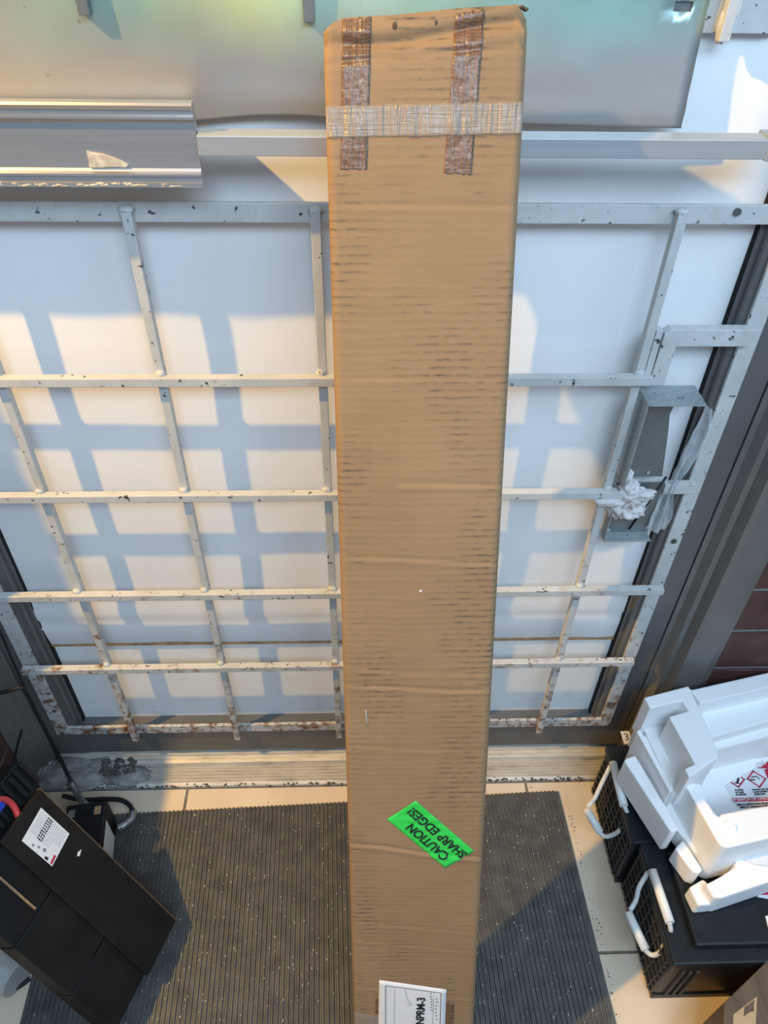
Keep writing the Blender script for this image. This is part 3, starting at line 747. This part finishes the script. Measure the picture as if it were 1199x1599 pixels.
for i, s_ in enumerate(('READ ALL INSTRUCTIONS BEFORE', 'USING OR HANDLING BATTERY')): ztext(s_, .0052, 1151 + 4 * i, 1257 + 4 * i, 1199, 1254.5 + 4 * i, 'ink', z2, hz, .8, .0003)

lt = empty('printed_card', at_z(1185, 1340, .2125), 'white printed card between the foam tray and the foam block', 'card'); bpy.context.view_layer.update()
keep(MB().prism(poly([(1152, 1336), (1165, 1322), (1199, 1312), (1280, 1290), (1280, 1320), (1199, 1352), (1178, 1349)], .283), .2795, .283).build('sheet', 'paper_white'), lt)
quad('print_block', [(1163, 1333), (1168, 1329), (1172, 1331), (1172, 1335), (1166, 1337)], 'ink', .2834, lt)
quad('print_block', [(1174, 1327), (1177, 1326), (1178, 1333), (1175, 1334)], 'ink', .2834, lt)
quad('print_block', [(1180, 1330), (1184, 1326), (1186, 1329), (1183, 1332)], 'ink_grey', .2834, lt)
rc = empty('red_card', at_z(1195, 1400, .2105), 'red and white card sticking out under the foam block', 'card'); bpy.context.view_layer.update()
keep(MB().prism(poly([(1182, 1400), (1204, 1384), (1262, 1375), (1262, 1399), (1199, 1403)], .2135), .2105, .2135).build('sheet', 'paper_white'), rc)
quad('red_print', [(1187, 1397.5), (1204, 1386), (1260, 1378), (1260, 1396)], 'hazard_red', .2139, rc)
wc = MB().prism(poly([(1195, 1430), (1230, 1428), (1230, 1452), (1199, 1447)], .2125), .2105, .2125).build('white_tag', 'paper_white'); tag(wc, 'small white sticker on the near battery cover at the right edge', 'sticker')

# box at the lower right corner
wb = empty('wooden_case', at_z(1190, 1560, 0), 'brown wood-grain case at the lower right with a cream label', 'case'); bpy.context.view_layer.update()
wt = poly([(1199, 1499), (1131, 1565), (1127, 1640)], .19) + [(.95, .30), (.95, .4455), (.732, .4455)]
keep(MB().prism(wt, 0, .19, .002).build('body', 'wood_grain'), wb)
quad('cream_label', [(1145, 1584), (1182, 1556), (1178, 1640), (1142, 1640)], 'cream_paper', .1906, wb)
quad('label_print', [(1162, 1573), (1178, 1561), (1176, 1577), (1161, 1587)], 'wood_grain', .1909, wb)
quad('label_print', [(1171, 1575), (1177, 1571), (1177, 1579), (1171, 1580)], 'cardboard_dark', .1911, wb)

# ------------------------------------------------------------------ lock guard box with stuffing
lk = empty('lock_guard', (.475, .97, .78), 'open galvanised lock guard box fixed between the grille bars', 'lock box'); bpy.context.view_layer.update()
def kb(name, lo, hi, mat, bev=.0006): return keep(MB().box(lo, hi, bev).build(name, mat), lk)
kb('top_plate', (.431, .930, 1.069), (.518, .985, 1.0715), 'galvanised')
kb('side_plate', (.4295, .932, .905), (.4315, .985, 1.0715), 'galvanised')
keep(MB().prism([(.431, 1.069), (.489, 1.069), (.484, 1.03), (.491, .995), (.505, .905), (.431, .905)], .966, .968, axis='y').build('back_plate', 'dark_galvanised_and_shade'), lk)
kb('lower_plate', (.430, .968, .772), (.513, .970, .890), 'dark_galvanised_and_shade')
kb('lower_lip', (.430, .946, .772), (.513, .970, .775), 'galvanised')
kb('side_plate', (.429, .946, .772), (.4308, .970, .890), 'galvanised')
for p in ((.436, .912), (.478, .915), (.440, .785), (.507, .79)):
    keep(MB().tube([(p[0], .9655, p[1]), (p[0], .9625, p[1])], .003, 8).build('rivet', 'dull_aluminium'), lk)
t_ = keep(text('pencil_mark', '64', .012, 'ink_grey', frame(Vector((.478, .950, 1.0722)), (1, 0, 0), (0, 1, 0)), None, 'LEFT', 1, 0, .0001), lk)
sfs = MB()
for k in range(16):
    sfs.blob((.447 + random.uniform(-.012, .040), .955 + random.uniform(-.008, .006), .862 + random.uniform(-.030, .032)), random.uniform(.010, .020), .010, random.uniform(.008, .02), .7, sub=3, seed=k * 1.7)
sfs.blob((.420, .944, .868), .026, .006, .007, .5, seed=91); sfs.blob((.445, .955, .905), .006, .006, .022, .4, seed=77)
tag(sfs.build('tissue_wad', 'tissue'), 'crumpled greyish white tissue stuffed into the lock guard', 'tissue')
def film(u, v):
    a = at_y(1013, 826, .965) * (1 - v) + at_y(1100, 633, .965) * v; w_ = .014 + .008 * math.sin(v * 9 + 1)
    p = a + Vector((-w_ * .3 + w_ * 1.6 * u, 0, 0)); p.y += -.006 + .006 * math.sin(u * 9 + v * 5) + .004 * noise.noise(Vector((u * 5, v * 11, 0))); return p
tag(grid('plastic_film', 14, 60, film, 'plastic_film', thick=.0004), 'strip of crinkled clear plastic hanging beside the lock guard', 'plastic film')
kk = MB().tube([at_y(982, 826, .955), at_y(1040, 745, .950)], .0022, 8).build('thin_rod', 'cable_black'); tag(kk, 'thin dark rod standing diagonally in the lock guard', 'rod')

# ------------------------------------------------------------------ left side: battery cartridge, small battery, cables
A3 = at_z(63, 1232, .40); B3 = at_z(275, 1437, .062)
ax = (B3 - A3); LA = ax.length; ax.normalize()
bc = (at_z(213, 1599, .062) - B3); bc = bc - ax * bc.dot(ax); bc.normalize()
CM = frame(A3, ax, bc)                      # local x down the slab, y across towards the viewer
if (CM.to_3x3() @ Vector((0, 0, 1))).x < 0:
    flip = -1
else: flip = 1
# local z must point to the viewer
zdir = CM.to_3x3() @ Vector((0, 0, 1)); flip = 1 if zdir.dot(Vector((0, 0, CH)) - A3) > 0 else -1
def zz(a, b): return (min(a * flip, b * flip), max(a * flip, b * flip))
def slab_xy(x, y):
    q = ray(x, y); C0 = Vector((0, 0, CH)); t = (A3 - C0).dot(zdir) / q.dot(zdir); return CM.inverted() @ (C0 + q * t)
ct = empty('battery_cartridge', mat=CM, label='large black battery cartridge leaning on its end with a white spec sticker', cat='battery pack')
def cb(name, x0, x1, y0, y1, z0, z1, mat, bev=.002, par=None):
    a, b = zz(z0, z1); return MB().box((x0, y0, a), (x1, y1, b), bev).build(name, mat, par or ct)
yD = slab_xy(6, 1320).y; y2 = slab_xy(0, 1468).y; yE = max(yD + .1, slab_xy(100, 1535).y)
cb('cover_plate', 0, LA, 0, yD, -.012, 0, 'black_case')
cb('battery_block', .012, LA * .34, .002, yE, -.055, -.010, 'black_case')
cb('battery_block', LA * .345, LA * .70, .002, yE, -.055, -.010, 'black_case')
cb('battery_block', LA * .705, LA - .002, .002, yE, -.055, -.010, 'black_case')
cb('seam_tape', LA * .34, LA * .35, yD + .03, yE + .0005, -.011, -.0092, 'charcoal_lid', 0)
cb('seam_tape', LA * .70, LA * .71, yD + .03, yE + .0005, -.011, -.0092, 'charcoal_lid', 0)
cb('cardboard_strip', 0.0, LA * .32, yD + .036, yD + .039, -.010, -.006, 'cardboard_edge', 0)
cb('edge_strip', 0.0, LA, -.0012, .0008, -.012, .0006, 'cardboard_dark', 0)  # brownish highlight along the upper edge, painted on as a strip
# terminal end with ridges, cable and connector
cb('terminal_block', -.055, .010, -.02, yE * .8, -.085, -.030, 'black_plastic')
for k in range(7): cb('ridge', -.052, .0, -.022 + k * .016, -.014 + k * .016, -.031, -.020 - .004 * (k % 2), 'black_plastic', .0015)
pts = [slab_xy(*p) for p in ((-14, 1256), (0, 1249), (12, 1247), (22, 1252), (30, 1262), (36, 1276))]
MB().tube(spline([Vector((p.x, p.y, flip * -.012)) for p in pts], 6), .0058, 10).build('red_cable', 'cable_red', ct)
p = slab_xy(1, 1259); MB().box((p.x - .011, p.y - .012, min(flip * -.03, flip * -.008)), (p.x + .011, p.y + .009, max(flip * -.03, flip * -.008)), .003).build('blue_connector', 'connector_blue', ct)
# spec sticker
sq = [slab_xy(*p) for p in ((63.5, 1261), (108, 1302), (81, 1353), (33.5, 1313))]
def flat(name, pts, z, mat, par):
    bm_ = bmesh.new(); bm_.faces.new([bm_.verts.new((p.x, p.y, flip * z)) for p in pts]); c = MB(); c.add(bm_); return c.build(name, mat, par)
stk = flat('spec_sticker', sq, .0008, 'paper_white', ct)
def bil(a, b): return (sq[0] * (1 - a) + sq[1] * a) * (1 - b) + (sq[3] * (1 - a) + sq[2] * a) * b
for k in range(15):
    a = .07 + k * .060; hvy = k in (4, 5, 6)
    b0_, b1_ = .06, (.72 if k < 11 else .5)
    n_ = 9 if hvy else 22
    for q in range(n_):
        s0 = b0_ + (b1_ - b0_) * q / n_; s1 = s0 + (b1_ - b0_) / n_ * random.uniform(.45, .8)
        hw = .020 if hvy else .010
        flat('print', [bil(a - hw, s0), bil(a + hw, s0), bil(a + hw, s1), bil(a - hw, s1)], .0012, 'ink_grey' if not hvy else 'ink', stk) if q % (1 if hvy else 2) == 0 else None
for (a, b, s_) in ((.30, .90, .035), (.62, .80, .05), (.45, .84, .035)):
    ring = [bil(a + s_ * math.cos(t * .628), b + s_ * math.sin(t * .628)) for t in range(10)]; flat('symbol', ring, .0012, 'ink_grey', stk)
flat('symbol', [bil(.70, .92), bil(.80, .88), bil(.82, .97), bil(.72, .97)], .0012, 'ink', stk)
flat('red_mark', [bil(.90, .72), bil(.96, .72), bil(.97, .97), bil(.91, .97)], .0012, 'hazard_red', stk)
p = [slab_xy(*q) for q in ((127, 1326), (124, 1337), (120, 1337), (121, 1331))]; flat('paint_chip', p, .0006, 'paper_white', ct)

# unseen cabinet added to keep the warm bulb off the lower left
su = empty('added_shade_cabinet', (-.96, .53, 0), 'unseen dark cabinet added at the left to shade the lower-left floor', 'cabinet')
MB().box((-.14, -.23, .03), (.135, .22, 1.00), .004).build('body', 'black_case', su)
MB().box((-.13, -.22, 0), (.125, .21, .03), .001).build('plinth', 'black_plastic', su)
MB().box((.135, -.22, .05), (.138, -.008, .98), .001).build('door', 'black_case', su)
MB().box((.135, -.002, .05), (.138, .21, .98), .001).build('door', 'black_case', su)
for y_ in (-.03, .02): MB().box((.138, y_ - .004, .55), (.141, y_ + .004, .65), .001).build('handle', 'dull_aluminium', su)

# small alarm battery
sb = empty('small_battery', (-.597, .762, .0092), 'small black sealed battery standing between the cartridge and the threshold', 'battery'); sb.rotation_euler = (0, 0, math.radians(8))
MB().box((-.043, -.072, 0), (.043, .062, .094), .003).build('case', 'black_case', sb)
MB().box((-.041, -.070, .093), (.041, .060, .099), .002).build('lid', 'black_plastic', sb)
for x in (-.028, .026): MB().box((x - .007, .030, .098), (x + .007, .048, .1005), .0005).build('terminal', 'foil_tape' if x < 0 else 'cardboard_edge', sb)
MB().box((.0428, -.068, .005), (.0436, .020, .085)).build('white_label', 'paper_white', sb)

def cable(name, pts, rad, label, mat='cable_black', sleeve=None):
    sp = spline(pts, 10)
    if not sleeve:
        o = MB().tube(sp, rad, 10).build(name, mat); tag(o, label, 'cable'); return o
    o = empty(name, sp[0], label, 'cable'); bpy.context.view_layer.update()
    keep(MB().tube(sp, rad, 10).build('cord', mat), o)
    a, b = sleeve; seg = sp[int(a * len(sp)):int(b * len(sp))]
    keep(MB().tube(seg, [rad * (1.5 + .5 * math.sin(i * 1.7) ** 2) for i in range(len(seg))], 10).build('foil_wrap', 'foil_tape'), o)
    return o
cable('power_cable', [at_y(-30, 1082, .90), at_y(5, 1081, .90), at_y(33, 1074, .905), at_y(45, 1088, .91), at_y(62, 1122, .915), at_y(88, 1172, .915), at_y(104, 1206, .91), at_z(122, 1243, .055), at_z(138, 1262, .102)], .0042,
      'black cable hanging down the hinge jamb with a silver taped joint', sleeve=(.80, .97))
cable('power_cable', [at_y(0, 985, .93), at_y(28, 1050, .93), at_y(52, 1100, .925), at_y(76, 1152, .922), at_y(92, 1188, .922)], .0026, 'thin black cable running down the hinge jamb behind the taped one')
cable('power_cable', [at_z(98, 1243, .03), at_z(130, 1249, .02), at_z(165, 1248, .012), at_z(190, 1250, .010), at_z(204, 1260, .010), at_z(207, 1274, .012), at_z(196, 1287, .016), at_z(182, 1293, .02)], .0052,
      'black cable lying by the small battery with a foil taped end', sleeve=(.66, .99))
cable('power_cable', [at_y(34, 1140, .86), at_y(27, 1165, .85), at_y(22, 1190, .84), at_y(18, 1218, .82)], .0028, 'short black cord hanging against the left brick pier')
cable('power_cable', [at_z(-10, 1541, .02), at_z(8, 1546, .015), at_z(25, 1543, .013), at_z(40, 1534, .012), at_z(46, 1528, .012)], .0042, 'thin dark cord curling round the pale plastic tube')
tb = empty('plastic_tube', at_z(10, 1515, 0), 'pale grey plastic tube lying on the tiles at the left edge', 'tube'); bpy.context.view_layer.update()
q0, q1 = at_z(-60, 1470, .036), at_z(28, 1529, .036)
keep(MB().tube([q0, q1], .034, 24, caps=True).build('tube_wall', 'pale_plastic'), tb)
pl = MB().prism(poly([(-30, 1440), (-5, 1465), (40, 1497), (75, 1523), (62, 1538), (-30, 1500)], .004), .0005, .004).build('cardboard_scrap', 'pale_plastic'); tag(pl, 'flat pale grey scrap under the lower edge of the battery cartridge', 'scrap')
